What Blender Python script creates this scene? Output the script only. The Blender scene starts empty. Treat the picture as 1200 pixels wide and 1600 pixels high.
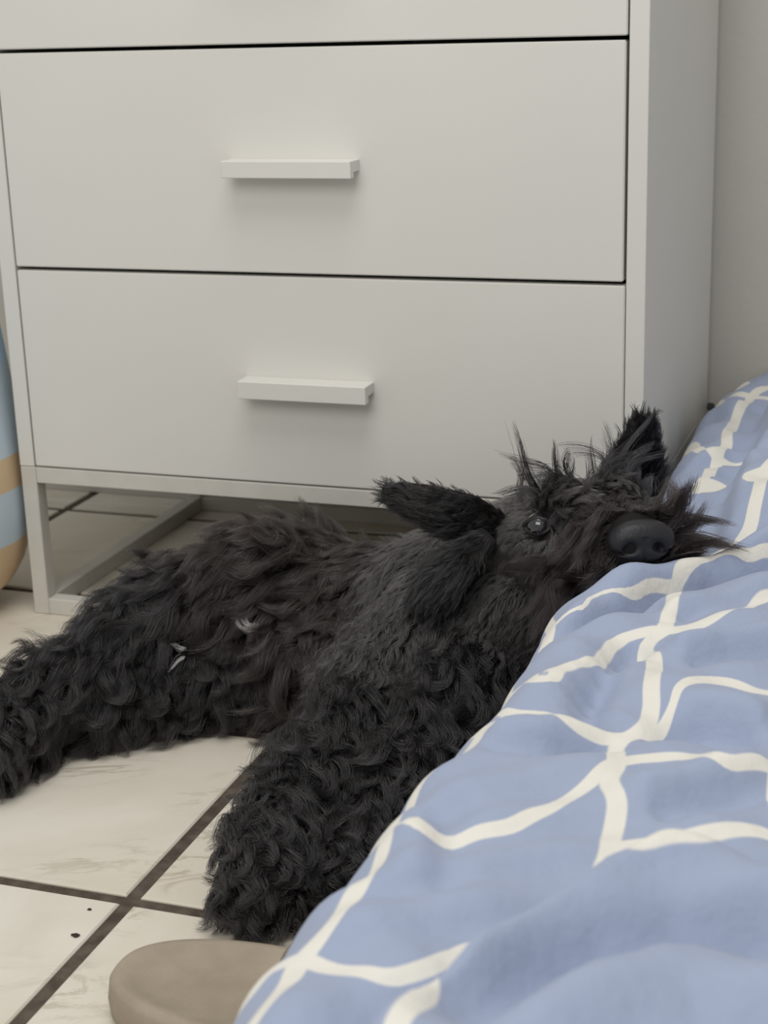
import bpy, bmesh, math, random
import numpy as np
from mathutils import Vector, Matrix

random.seed(7); rng = np.random.default_rng(11)
scene = bpy.context.scene
COL = scene.collection

# ------------------------------------------------------------------ camera
cam_d = bpy.data.cameras.new('camera'); cam = bpy.data.objects.new('camera', cam_d); COL.objects.link(cam)
CAM = Vector((0.319, -1.7545, 0.7577))
R_ = Vector((0.94449393, 0.32713434, -0.03023805)); U_ = Vector((-0.07037404, 0.29136517, 0.95401983)); F_ = Vector((-0.32090296, 0.89893797, -0.2982144))
m = Matrix((R_, U_, -F_)).transposed().to_4x4(); m.translation = CAM
cam.matrix_world = m
cam_d.sensor_fit = 'VERTICAL'; cam_d.sensor_height = 36.0; cam_d.sensor_width = 27.0
cam_d.lens = 2565.3 / 1600 * 36.0
cam_d.clip_start = 0.05
cam_d.dof.use_dof = True; cam_d.dof.focus_distance = 1.55; cam_d.dof.aperture_fstop = 9.0
scene.camera = cam

# ------------------------------------------------------------------ light and exposure
world = bpy.data.worlds.new('world'); scene.world = world; world.use_nodes = True
bg = world.node_tree.nodes['Background']; bg.inputs[0].default_value = (1.0, 0.99, 0.965, 1); bg.inputs[1].default_value = 0.47
def area_light(name, loc, target, sx, sy, power, color):
    l = bpy.data.lights.new(name, 'AREA'); l.shape = 'RECTANGLE'; l.size = sx; l.size_y = sy; l.energy = power; l.color = color
    o = bpy.data.objects.new(name, l); COL.objects.link(o); o.location = loc
    o.rotation_euler = (Vector(target) - Vector(loc)).to_track_quat('-Z', 'Y').to_euler()
    return o
area_light('window_daylight', (-.35, -3.0, 2.2), (-.1, -.2, .2), 2.2, 1.3, 30, (1.0, .985, .96))
area_light('ceiling_light', (-.1, -.85, 2.5), (-.1, -.6, 0), 1.2, 1.2, 23, (1.0, .98, .95))
vs = scene.view_settings
scene.display_settings.display_device = 'sRGB'
vs.view_transform = 'Standard'; vs.look = 'None'; vs.gamma = 1.0; vs.use_curve_mapping = False; vs.exposure = 0.0

# ------------------------------------------------------------------ helpers
def lin(r, g, b):
    f = lambda c: (c / 255) / 12.92 if c / 255 <= .04045 else ((c / 255 + .055) / 1.055) ** 2.4
    return (f(r), f(g), f(b), 1)
def material(name, color=None, rough=.5, spec=.5):
    m = bpy.data.materials.new(name); m.use_nodes = True
    b = m.node_tree.nodes['Principled BSDF']
    if color: b.inputs['Base Color'].default_value = color
    b.inputs['Roughness'].default_value = rough; b.inputs['Specular IOR Level'].default_value = spec
    return m
def N(m, kind, **inp):
    n = m.node_tree.nodes.new(kind)
    for k, v in inp.items():
        if k in n.inputs: n.inputs[k].default_value = v
        else: setattr(n, k, v)
    return n
def L(m, a, b): m.node_tree.links.new(a, b)
def bsdf(m): return m.node_tree.nodes['Principled BSDF']
def noise_tint(m, scale, c1, c2, detail=4.0, lo=.35, hi=.65, bump=0.0, bscale=None, coord='Object'):
    tc = N(m, 'ShaderNodeTexCoord'); nz = N(m, 'ShaderNodeTexNoise', Scale=scale, Detail=detail)
    L(m, tc.outputs[coord], nz.inputs['Vector'])
    cr = N(m, 'ShaderNodeValToRGB'); cr.color_ramp.elements[0].position = lo; cr.color_ramp.elements[1].position = hi
    cr.color_ramp.elements[0].color = c1; cr.color_ramp.elements[1].color = c2
    L(m, nz.outputs['Fac'], cr.inputs['Fac']); L(m, cr.outputs['Color'], bsdf(m).inputs['Base Color'])
    if bump:
        n2 = N(m, 'ShaderNodeTexNoise', Scale=bscale or scale * 8, Detail=3.0); L(m, tc.outputs[coord], n2.inputs['Vector'])
        bp = N(m, 'ShaderNodeBump', Strength=bump, Distance=.002); L(m, n2.outputs['Fac'], bp.inputs['Height'])
        L(m, bp.outputs['Normal'], bsdf(m).inputs['Normal'])
    return m
def mesh_obj(name, verts, faces, mat, parent=None, smooth=False):
    me = bpy.data.meshes.new(name); me.from_pydata([tuple(v) for v in verts], [], [tuple(f) for f in faces]); me.update()
    if smooth: me.polygons.foreach_set('use_smooth', [True] * len(me.polygons))
    me.materials.append(mat)
    o = bpy.data.objects.new(name, me); COL.objects.link(o)
    if parent: o.parent = parent
    return o
def bm_obj(name, bm, mat, parent=None, smooth=False):
    me = bpy.data.meshes.new(name); bm.normal_update(); bm.to_mesh(me); bm.free()
    if smooth: me.polygons.foreach_set('use_smooth', [True] * len(me.polygons))
    me.materials.append(mat)
    o = bpy.data.objects.new(name, me); COL.objects.link(o)
    if parent: o.parent = parent
    return o
def box(name, lo, hi, mat, parent=None, bevel=.0008, seg=1):
    bm = bmesh.new(); bmesh.ops.create_cube(bm, size=1)
    for v in bm.verts: v.co = Vector([(lo[i] + hi[i]) / 2 + v.co[i] * (hi[i] - lo[i]) for i in range(3)])
    if bevel: bmesh.ops.bevel(bm, geom=bm.edges[:], offset=bevel, segments=seg, affect='EDGES', profile=.5)
    return bm_obj(name, bm, mat, parent, smooth=False)
def empty(name, loc, label, cat, group=None):
    o = bpy.data.objects.new(name, None); COL.objects.link(o); o.location = loc; o.empty_display_size = .05
    o['label'] = label; o['category'] = cat
    if group: o['group'] = group
    return o
def keep(child, parent):
    """parent a mesh modelled in world coordinates to an empty that stands elsewhere"""
    child.parent = parent; child.matrix_parent_inverse = Matrix.Translation(-parent.location)
    return child

# ------------------------------------------------------------------ room
WALL_Y = 0.530
m_wall = noise_tint(material('wall_paint', rough=.85, spec=.2), 3.0, lin(194, 191, 183), lin(199, 196, 188), bump=.25, bscale=90)
m_skirt = material('skirting_paint', lin(190, 187, 180), .5)
m_grout = noise_tint(material('grout', rough=.95, spec=.1), 60, lin(78, 70, 62), lin(100, 91, 82), bump=.6, bscale=400)
def structure(o): o['kind'] = 'structure'; return o
fl = structure(mesh_obj('floor', [(-2.4, -2.6, -.003), (2.2, -2.6, -.003), (2.2, WALL_Y, -.003), (-2.4, WALL_Y, -.003)], [(0, 1, 2, 3)], m_grout))
structure(box('wall_back', (-2.4, WALL_Y, -.003), (2.2, WALL_Y + .12, 2.6), m_wall, bevel=0))
structure(box('baseboard_back', (-2.4, WALL_Y - .012, -.001), (2.2, WALL_Y, .075), m_skirt, bevel=.003, seg=2))

# marble-look floor tiles, each its own piece with eased edges
m_tile = material('marble_tile', rough=.28, spec=.45)
tc = N(m_tile, 'ShaderNodeTexCoord'); oi = N(m_tile, 'ShaderNodeObjectInfo')
ro = N(m_tile, 'ShaderNodeVectorRotate', rotation_type='Z_AXIS'); ml = N(m_tile, 'ShaderNodeMath', operation='MULTIPLY'); ml.inputs[1].default_value = 40.0
L(m_tile, oi.outputs['Random'], ml.inputs[0])
geo = N(m_tile, 'ShaderNodeNewGeometry')
ad = N(m_tile, 'ShaderNodeVectorMath', operation='ADD'); L(m_tile, tc.outputs['Object'], ad.inputs[0]); L(m_tile, ml.outputs[0], ad.inputs[1])
n1 = N(m_tile, 'ShaderNodeTexNoise', Scale=4.0, Detail=6.0, Roughness=.6); L(m_tile, ad.outputs[0], n1.inputs['Vector'])
n1.inputs['Distortion'].default_value = .6
st = N(m_tile, 'ShaderNodeVectorMath', operation='MULTIPLY'); st.inputs[1].default_value = (2.4, 7.0, 1.0)
rot = N(m_tile, 'ShaderNodeVectorRotate', rotation_type='Z_AXIS'); rot.inputs['Angle'].default_value = -.45
L(m_tile, ad.outputs[0], rot.inputs['Vector']); L(m_tile, rot.outputs[0], st.inputs[0])
n2 = N(m_tile, 'ShaderNodeTexNoise', Scale=2.2, Detail=9.0, Roughness=.68); L(m_tile, st.outputs[0], n2.inputs['Vector']); n2.inputs['Distortion'].default_value = 1.6
sb = N(m_tile, 'ShaderNodeMath', operation='SUBTRACT'); sb.inputs[1].default_value = .5; L(m_tile, n2.outputs['Fac'], sb.inputs[0])
ab = N(m_tile, 'ShaderNodeMath', operation='ABSOLUTE'); L(m_tile, sb.outputs[0], ab.inputs[0])
vr = N(m_tile, 'ShaderNodeValToRGB'); vr.color_ramp.elements[0].position = 0; vr.color_ramp.elements[0].color = (1, 1, 1, 1)
vr.color_ramp.elements[1].position = .045; vr.color_ramp.elements[1].color = (0, 0, 0, 1); L(m_tile, ab.outputs[0], vr.inputs['Fac'])
base = N(m_tile, 'ShaderNodeValToRGB'); e = base.color_ramp.elements
e[0].position = .3; e[0].color = lin(208, 199, 182); e[1].position = .68; e[1].color = lin(224, 219, 207)
L(m_tile, n1.outputs['Fac'], base.inputs['Fac'])
n3 = N(m_tile, 'ShaderNodeTexNoise', Scale=7.0, Detail=3.0); L(m_tile, ad.outputs[0], n3.inputs['Vector'])
gate = N(m_tile, 'ShaderNodeValToRGB'); gate.color_ramp.elements[0].position = .48; gate.color_ramp.elements[1].position = .66; L(m_tile, n3.outputs['Fac'], gate.inputs['Fac'])
vm = N(m_tile, 'ShaderNodeMath', operation='MULTIPLY'); L(m_tile, vr.outputs['Color'], vm.inputs[0]); L(m_tile, gate.outputs['Color'], vm.inputs[1])
vm2 = N(m_tile, 'ShaderNodeMath', operation='MULTIPLY'); vm2.inputs[1].default_value = .75; L(m_tile, vm.outputs[0], vm2.inputs[0])
mx = N(m_tile, 'ShaderNodeMix', data_type='RGBA'); L(m_tile, vm2.outputs[0], mx.inputs['Factor']); L(m_tile, base.outputs['Color'], mx.inputs['A']); mx.inputs['B'].default_value = lin(164, 152, 132)
L(m_tile, mx.outputs['Result'], bsdf(m_tile).inputs['Base Color'])
TX, TY, GX, GY, GW = .3285, .347, -.3385, -.6165, .0145
bm = bmesh.new(); bmesh.ops.create_cube(bm, size=1)
for v in bm.verts: v.co = Vector((v.co.x * (TX - GW), v.co.y * (TY - GW), -.003 if v.co.z < 0 else 0))
bmesh.ops.bevel(bm, geom=[e for e in bm.edges if e.verts[0].co.z > -.001 and e.verts[1].co.z > -.001], offset=.0016, segments=1, affect='EDGES')
first = None
for i in range(-6, 8):
    for j in range(-6, 4):
        cx, cy = GX + (i + .5) * TX, GY + (j + .5) * TY
        if cy + TY / 2 > WALL_Y + .25 or cx > 2.0: continue
        if first is None: t = first = bm_obj('tile', bm, m_tile, fl)
        else: t = first.copy(); COL.objects.link(t); t.parent = fl
        if cy + TY / 2 > WALL_Y:                      # cut tiles along the wall
            y0 = cy - TY / 2 + GW / 2; k = (WALL_Y - .001 - y0) / (TY - GW)
            t.scale = (1, k, 1); cy = (y0 + WALL_Y - .001) / 2
        t.location = (cx + random.uniform(-.0006, .0006), cy, random.uniform(-.0003, .0003))

# ------------------------------------------------------------------ chest of drawers
m_lac = noise_tint(material('white_lacquer', rough=.42, spec=.35), 2.5, lin(212, 210, 204), lin(216, 214, 208), bump=.05, bscale=500)
m_metal = noise_tint(material('white_metal', rough=.4, spec=.4), 30, lin(196, 193, 185), lin(202, 199, 191))
m_gap = material('shadow_gap_board', lin(70, 68, 66), .8)
W, D, B, T, S = .8, .49, .2016, .022, .021
H_TOP = .99
chest = empty('chest_of_drawers', (-W / 2, D / 2, 0), 'white chest of drawers with bar handles on an open metal base', 'dresser')
def cbox(name, lo, hi, mat=m_lac, bevel=.0008, parent=None, seg=1):
    o = box(name, lo, hi, mat, bevel=bevel, seg=seg); return keep(o, parent or chest)
cbox('side_panel', (-S, 0, B), (0, D, H_TOP))
cbox('side_panel', (-W, 0, B), (-W + S, D, H_TOP))
cbox('top_panel', (-W, -.002, H_TOP), (0, D, H_TOP + .022))
cbox('bottom_panel', (-W + S, .02, B), (-S, D - .006, B + .012))
cbox('back_panel', (-W + S, D - .006, B), (-S, D, H_TOP))
def handle(x0, x1, z0, z1, drw):
    # L-profile bar: a plate out of the drawer front, then a lip hanging down
    yo = -.030
    prof = [(0, z1), (yo, z1), (yo, z0), (yo + .011, z0), (yo + .011, z1 - .013), (0, z1 - .013)]
    bm = bmesh.new(); a = [bm.verts.new((x0, y, z)) for y, z in prof]; b = [bm.verts.new((x1, y, z)) for y, z in prof]
    bm.faces.new(a[::-1]); bm.faces.new(b); n = len(prof)
    for i in range(n): bm.faces.new((a[i], a[(i + 1) % n], b[(i + 1) % n], b[i]))
    bmesh.ops.recalc_face_normals(bm, faces=bm.faces[:])
    bmesh.ops.bevel(bm, geom=bm.edges[:], offset=.0007, segments=1, affect='EDGES')
    h = bm_obj('handle', bm, m_lac); h.parent = drw; return h
def drawer(z0, z1, gl, gr, hz, hx, y0=0.0):
    """front board plus the tray behind it, one mesh, and a handle"""
    bm = bmesh.new()
    def add(lo, hi, bev):
        g = bmesh.ops.create_cube(bm, size=1); vv = g['verts']
        for v in vv: v.co = Vector([(lo[i] + hi[i]) / 2 + v.co[i] * (hi[i] - lo[i]) for i in range(3)])
        if bev: bmesh.ops.bevel(bm, geom=list({e for v in vv for e in v.link_edges}), offset=bev, segments=2, affect='EDGES')
    add((-W + S + gl, y0, z0), (-S - gr, y0 + .018, z1), .0012)
    add((-W + S + .012, y0 + .019, z0 + .02), (-S - .012, D - .03, z1 - .05), 0)
    d = keep(bm_obj('drawer', bm, m_lac), chest)
    h = handle(hx[0], hx[1], hz[0], hz[1], d)
    return d
drawer(B + .0012, .4530, .0022, .0012, (.3125, .3335), (-.4755, -.3150))
drawer(.4575, .7095, .0022, .0034, (.5690, .5880), (-.4800, -.3235))
drawer(.7140, .9880, .0022, .0022, (.8350, .8540), (-.4800, -.3235))
# open base of square tube
legs = [(-W, 0), (-T, 0), (-W, D - T), (-T, D - T)]
for x, y in legs: cbox('leg', (x, y, 0), (x + T, y + T, B - .0006), m_metal, .0012)
for y in (0, D - T):
    cbox('top_rail', (-W + T, y + .0006, B - T), (-T, y + T, B - .0008), m_metal, .0012)
    cbox('floor_rail', (-W + T, y + .0006, 0), (-T, y + T, T), m_metal, .0012)
for x in (-W, -T):
    cbox('top_rail', (x, T, B - T), (x + T, D - T, B - .0008), m_metal, .0012)
    cbox('floor_rail', (x, T, 0), (x + T, D - T, T), m_metal, .0012)
bm = bmesh.new(); bmesh.ops.create_cone(bm, cap_ends=True, segments=20, radius1=.006, radius2=.005, depth=.010)
bmesh.ops.bevel(bm, geom=bm.edges[:], offset=.0015, segments=2, affect='EDGES')
bmesh.ops.transform(bm, matrix=Matrix.Translation((.007, D - .012, B + .004)) @ Matrix.Rotation(math.pi / 2, 4, 'Y'), verts=bm.verts[:])
bp = keep(bm_obj('bumper', bm, material('dark_rubber', lin(84, 82, 78), .6), smooth=True), chest); bp['label'] = 'small dark rubber bumper at the rear corner'

# ------------------------------------------------------------------ banded inflatable beside the chest
m_infl = material('banded_vinyl', rough=.45, spec=.4)
tc = N(m_infl, 'ShaderNodeTexCoord'); sx = N(m_infl, 'ShaderNodeSeparateXYZ'); L(m_infl, tc.outputs['Object'], sx.inputs[0])
cr = N(m_infl, 'ShaderNodeValToRGB'); cr.color_ramp.interpolation = 'CONSTANT'
def band(pos, col, first=False):
    e = cr.color_ramp.elements[0] if first else cr.color_ramp.elements.new(pos)
    e.position = pos; e.color = col
cr.color_ramp.elements.remove(cr.color_ramp.elements[1])
TAN, BLU, SKY = lin(216, 190, 154), lin(196, 212, 224), lin(184, 214, 240)
band(0, TAN, True); band(.098, BLU); band(.170, TAN); band(.211, BLU); band(.33, SKY); band(.62, TAN); band(.66, SKY)
L(m_infl, sx.outputs['Z'], cr.inputs['Fac']); L(m_infl, cr.outputs['Color'], bsdf(m_infl).inputs['Base Color'])
prof = [(0, .003), (.05, .002), (.085, .012), (.115, .034), (.134, .064), (.144, .098), (.148, .135), (.147, .18), (.143, .24), (.136, .32), (.126, .41), (.112, .50), (.094, .58), (.070, .65), (.040, .695), (0, .71)]
NS = 48; vv = []; ff = []
pr = np.array(prof); tt = np.linspace(0, len(pr) - 1, 61)
pr = np.stack([np.interp(tt, np.arange(len(pr)), pr[:, k]) for k in (0, 1)], 1)
pr[1:-1] = (pr[:-2] + 2 * pr[1:-1] + pr[2:]) / 4
for r, z in pr:
    for k in range(NS):
        a = 2 * math.pi * k / NS; vv.append((r * math.cos(a), r * math.sin(a), z))
for i in range(len(pr) - 1):
    for k in range(NS): ff.append((i * NS + k, i * NS + (k + 1) % NS, (i + 1) * NS + (k + 1) % NS, (i + 1) * NS + k))
inf = mesh_obj('inflatable', vv, ff, m_infl, smooth=True); inf.location = (-.955, -.012, 0)
inf['label'] = 'light blue rounded inflatable with tan bands standing left of the white chest'; inf['category'] = 'inflatable toy'

# ------------------------------------------------------------------ foam slipper
m_foam = noise_tint(material('taupe_foam', rough=.8, spec=.25), 22, lin(150, 138, 121), lin(163, 151, 134), bump=.25, bscale=420)
slip = empty('slipper', (-.152, -.760, 0), 'taupe foam slipper on the floor by the front paw', 'slipper')
slip.rotation_euler = (0, 0, -.06)
def outline(n=72, grow=0.0):
    """sole outline in the slipper's own frame: heel at -x"""
    pts = []
    Lh, half = .125, .066
    for k in range(n):
        a = 2 * math.pi * k / n; c, s = math.cos(a), math.sin(a)
        ex = 2.35
        x = Lh * math.copysign(abs(c) ** (2 / ex), c); w = half * (1 + .10 * x / Lh)
        y = w * math.copysign(abs(s) ** (2 / ex), s)
        pts.append((x * (1 + grow / Lh), y * (1 + grow / half)))
    return pts
rings = [(-.004, 0.0), (0, .004), (.001, .016), (-.001, .030), (-.004, .0345), (-.010, .0350), (-.018, .0315), (-.030, .0275), (-.042, .026)]
vv, ff = [], []; n = 72
for g, z in rings:
    vv += [(x, y, z) for x, y in outline(n, g)]
for i in range(len(rings) - 1):
    for k in range(n): ff.append((i * n + k, i * n + (k + 1) % n, (i + 1) * n + (k + 1) % n, (i + 1) * n + k))
ff.append(tuple(range(n - 1, -1, -1))); ff.append(tuple((len(rings) - 1) * n + k for k in range(n)))
so = mesh_obj('sole', vv, ff, m_foam, slip, smooth=True)
# toe band arching over the front half
vv, ff = [], []; na, nb = 25, 9
for i in range(na):
    a = math.pi * i / (na - 1)
    for j in range(nb):
        u = j / (nb - 1); x = .030 + .085 * u; hgt = .034 + .045 * math.sin(math.pi * (.18 + .7 * u))
        for t in (0,): vv.append((x + .012 * math.cos(a) ** 2, (.0655 * math.cos(a)), .022 + hgt * math.sin(a) ** .8))
for i in range(na - 1):
    for j in range(nb - 1): ff.append((i * nb + j, (i + 1) * nb + j, (i + 1) * nb + j + 1, i * nb + j + 1))
bd = mesh_obj('toe_band', vv, ff, m_foam, slip, smooth=True)
md = bd.modifiers.new('thick', 'SOLIDIFY'); md.thickness = .006; md.offset = -1
bm = bmesh.new(); bmesh.ops.create_cone(bm, cap_ends=True, segments=24, radius1=.007, radius2=.006, depth=.007)
bmesh.ops.bevel(bm, geom=bm.edges[:], offset=.0015, segments=2, affect='EDGES')
bmesh.ops.transform(bm, matrix=Matrix.Translation((.040, .0605, .046)) @ Matrix.Rotation(math.pi / 2 - .5, 4, 'X'), verts=bm.verts[:])
rv = bm_obj('strap_button', bm, material('pale_foam', lin(178, 166, 152), .6), slip, smooth=True); rv['label'] = 'paler round strap button'
for k, (x, y, r) in enumerate([(-.3559, -.6833, .0026), (-.3651, -.6419, .0014)]):
    bm = bmesh.new(); bmesh.ops.create_icosphere(bm, subdivisions=2, radius=r)
    for v in bm.verts: v.co *= random.uniform(.7, 1.25); v.co.z *= .6; v.co.x *= 1.4
    c = bm_obj('crumb', bm, material('dark_crumb', lin(50, 44, 38), .9)); c.location = (x, y, r * .5)
    c['label'] = ['larger dark crumb on the front left tile, farther from the grout crossing', 'tiny dark crumb between the larger crumb and the grout crossing'][k]; c['category'] = 'crumb'; c['group'] = 'crumbs on the tile'
# ---- duvet relief: height of the cloth above the floor, metres
def seg_dist(x, y, pts):
    """signed distance (right of travel positive), position 0..1 along polyline"""
    best = np.full(x.shape, 1e9); sgn = np.ones(x.shape); tt = np.zeros(x.shape)
    n = len(pts) - 1
    for i in range(n):
        ax, ay = pts[i]; bx, by = pts[i + 1]
        dx, dy = bx - ax, by - ay; L2 = dx * dx + dy * dy
        t = ((x - ax) * dx + (y - ay) * dy) / L2
        tc = np.clip(t, 0, 1)
        px, py = x - (ax + tc * dx), y - (ay + tc * dy)
        d = np.hypot(px, py); c = -(dx * (y - ay) - dy * (x - ax))
        m = d < best
        best = np.where(m, d, best); sgn = np.where(m, np.sign(c), sgn); tt = np.where(m, (i + tc) / n, tt)
    return best * sgn, tt
def sstep(x, a, b):
    t = np.clip((x - a) / (b - a), 0, 1); return t * t * (3 - 2 * t)
def gauss(x, y, cx, cy, sx, sy, ang=0.0):
    c, s = math.cos(ang), math.sin(ang)
    u = (x - cx) * c + (y - cy) * s; v = -(x - cx) * s + (y - cy) * c
    return np.exp(-(u / sx) ** 2 / 2 - (v / sy) ** 2 / 2)
RIDGE = [(-.03, -.50), (.0, -.465), (.025, -.43), (.066, -.368), (.115, -.305), (.18, -.262), (.34, -.23)]
HEAP = [(.135, -.34), (.118, -.22), (.116, -.06), (.124, .08), (.112, .20), (.16, .34)]
LUMP = [(.055, -1.25), (.078, -1.12), (.103, -1.045), (.15, -.95), (.185, -.905)]
PLEAT = [(.098, -.49), (.083, -.56), (.078, -.63), (.09, -.70)]
VALLEY = [(.108, -1.14), (.124, -1.103), (.144, -1.05), (.17, -1.008), (.202, -.984), (.245, -.978), (.34, -.985)]
LOBE = [(.150, -1.16), (.163, -1.11), (.186, -1.078), (.213, -1.052), (.252, -1.043), (.34, -1.05)]
CREASES = [([(0.02,-0.742),(0.07,-0.735),(0.12,-0.7)],-0.01,0.011),([(0.13,-0.7),(0.17,-0.655),(0.21,-0.665)],-0.01,0.011),([(0.155,-0.818),(0.19,-0.782),(0.24,-0.735)],-0.008,0.01),([(0.135,-0.55),(0.167,-0.521),(0.22,-0.49)],-0.009,0.009),([(0.11,-0.459),(0.148,-0.424),(0.21,-0.365)],-0.008,0.009),([(0.059,-0.948),(0.044,-0.885),(0.02,-0.82)],-0.006,0.01),([(0.05,0.02),(0.09,0.06),(0.12,0.03)],-0.006,0.01),([(0.03,0.25),(0.07,0.22),(0.1,0.26)],-0.007,0.012)]
def duvet_h(x, y):
    h = np.full(x.shape, .25)
    # roll of cloth under the chin with a crease before it
    d, t = seg_dist(x, y, RIDGE)
    h += (-.006 + .034 * sstep(t, .12, .62)) * np.exp(-(d / .017) ** 2 / 2) - (.014 + .022 * sstep(t, .1, .4)) * np.exp(-((d - .030) / .0085) ** 2 / 2)
    h -= .030 * gauss(x, y, .08, -.28, .07, .06)
    # far heap beside the muzzle, against the wall
    h += .045 * gauss(x, y, .24, -.02, .07, .17, -.15) + .02 * gauss(x, y, .12, .3, .08, .12)
    d, t = seg_dist(x, y, HEAP)
    h += .030 * sstep(d, -.012, .012) * np.exp(-np.maximum(d, 0) / .10) * sstep(t, .12, .3) * (1 - sstep(t, .85, 1.0)) - .008 * np.exp(-((d + .02) / .014) ** 2 / 2) * sstep(t, .2, .3)
    # long creases between the puffs
    for pts, amp, sg in CREASES:
        d, t = seg_dist(x, y, pts)
        h += 1.5 * amp * (np.exp(-(d / sg) ** 2 / 2) - .7 * np.exp(-((d + 1.9 * sg) / (1.3 * sg)) ** 2 / 2)) * sstep(t, 0, .15) * (1 - sstep(t, .85, 1))
    # near fold that stands up towards the camera
    d, t = seg_dist(x, y, LUMP)
    w = sstep(t, 0.0, .12) * 0 + 1
    fade = 1 - sstep(y, -.93, -.86)
    h += fade * (.062 * sstep(d, -.012, .012) * np.exp(-np.maximum(d, 0) / .16) - .012 * np.exp(-((d + .024) / .02) ** 2 / 2))
    # rolling valley and lobe on the near fold
    d, t = seg_dist(x, y, VALLEY); h -= .030 * np.exp(-(d / .017) ** 2 / 2) * sstep(t, 0, .3)
    d, t = seg_dist(x, y, LOBE); h += .026 * np.exp(-(d / .022) ** 2 / 2) * sstep(t, 0, .2)
    # stitched pleat with gathers running off it
    d, t = seg_dist(x, y, PLEAT)
    pm = np.exp(-(d / .010) ** 2 / 2) * sstep(t, 0.0, .15) * (1 - sstep(t, .9, 1.0))
    h -= .018 * pm
    h += .0022 * np.exp(-np.abs(d) / .016) * np.sin(260 * (y + .35 * x)) * sstep(t, .02, .15) * (1 - sstep(t, .9, 1.0))
    # puffed quilting between the seams
    h += .010 * gauss(x, y, .045, -.60, .03, .06) + .012 * gauss(x, y, .05, -.78, .05, .08) + .014 * gauss(x, y, .17, -.76, .05, .05)
    h += .010 * gauss(x, y, .16, -.58, .05, .05) - .010 * gauss(x, y, .17, -.665, .06, .018, .15) + .008 * gauss(x, y, .04, -.92, .04, .06)
    h += .010 * gauss(x, y, .16, -.46, .05, .04) - .008 * gauss(x, y, .19, -.53, .05, .015, .3)
    h += .008 * gauss(x, y, .19, -.36, .06, .03, .2)
    h -= .010 * gauss(x, y, .10, -.715, .04, .015, .3)
    # long soft wrinkles
    h += .0034 * np.sin(70 * (y + .5 * x) + 2 * np.sin(9 * x)) * (.4 + .6 * np.sin(11 * x + 5 * y) ** 2)
    h += .0026 * np.sin(120 * (.75 * y - .66 * x) + 3 * np.sin(14 * y))
    h += .03 * sstep(x, .35, .9)
    return h
EDGE_R = .06
EDGE_Y = [-2.2, -1.1, -1.0, -.93, -.86, -.77, -.70, -.64, -.55, -.46, -.3, -.07, .065, .28, .42, .52]
EDGE_X = [-.03, -.034, -.041, -.031, -.022, -.024, -.010, -.002, -.007, -.014, -.004, .028, .014, .014, .028, .045]
def edge_x(y):
    return sum(np.interp(y + o, EDGE_Y, EDGE_X) for o in (-.03, -.015, 0, .015, .03)) / 5
def duvet_top(x, y):
    """height incl. the rounded left edge; -1 left of the bed"""
    q = x - edge_x(y)
    r = np.clip(EDGE_R - q, 0, EDGE_R)
    return np.where(q < -.002, -1.0, duvet_h(x, y) - EDGE_R + np.sqrt(np.maximum(EDGE_R ** 2 - r ** 2, 0)))
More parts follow.
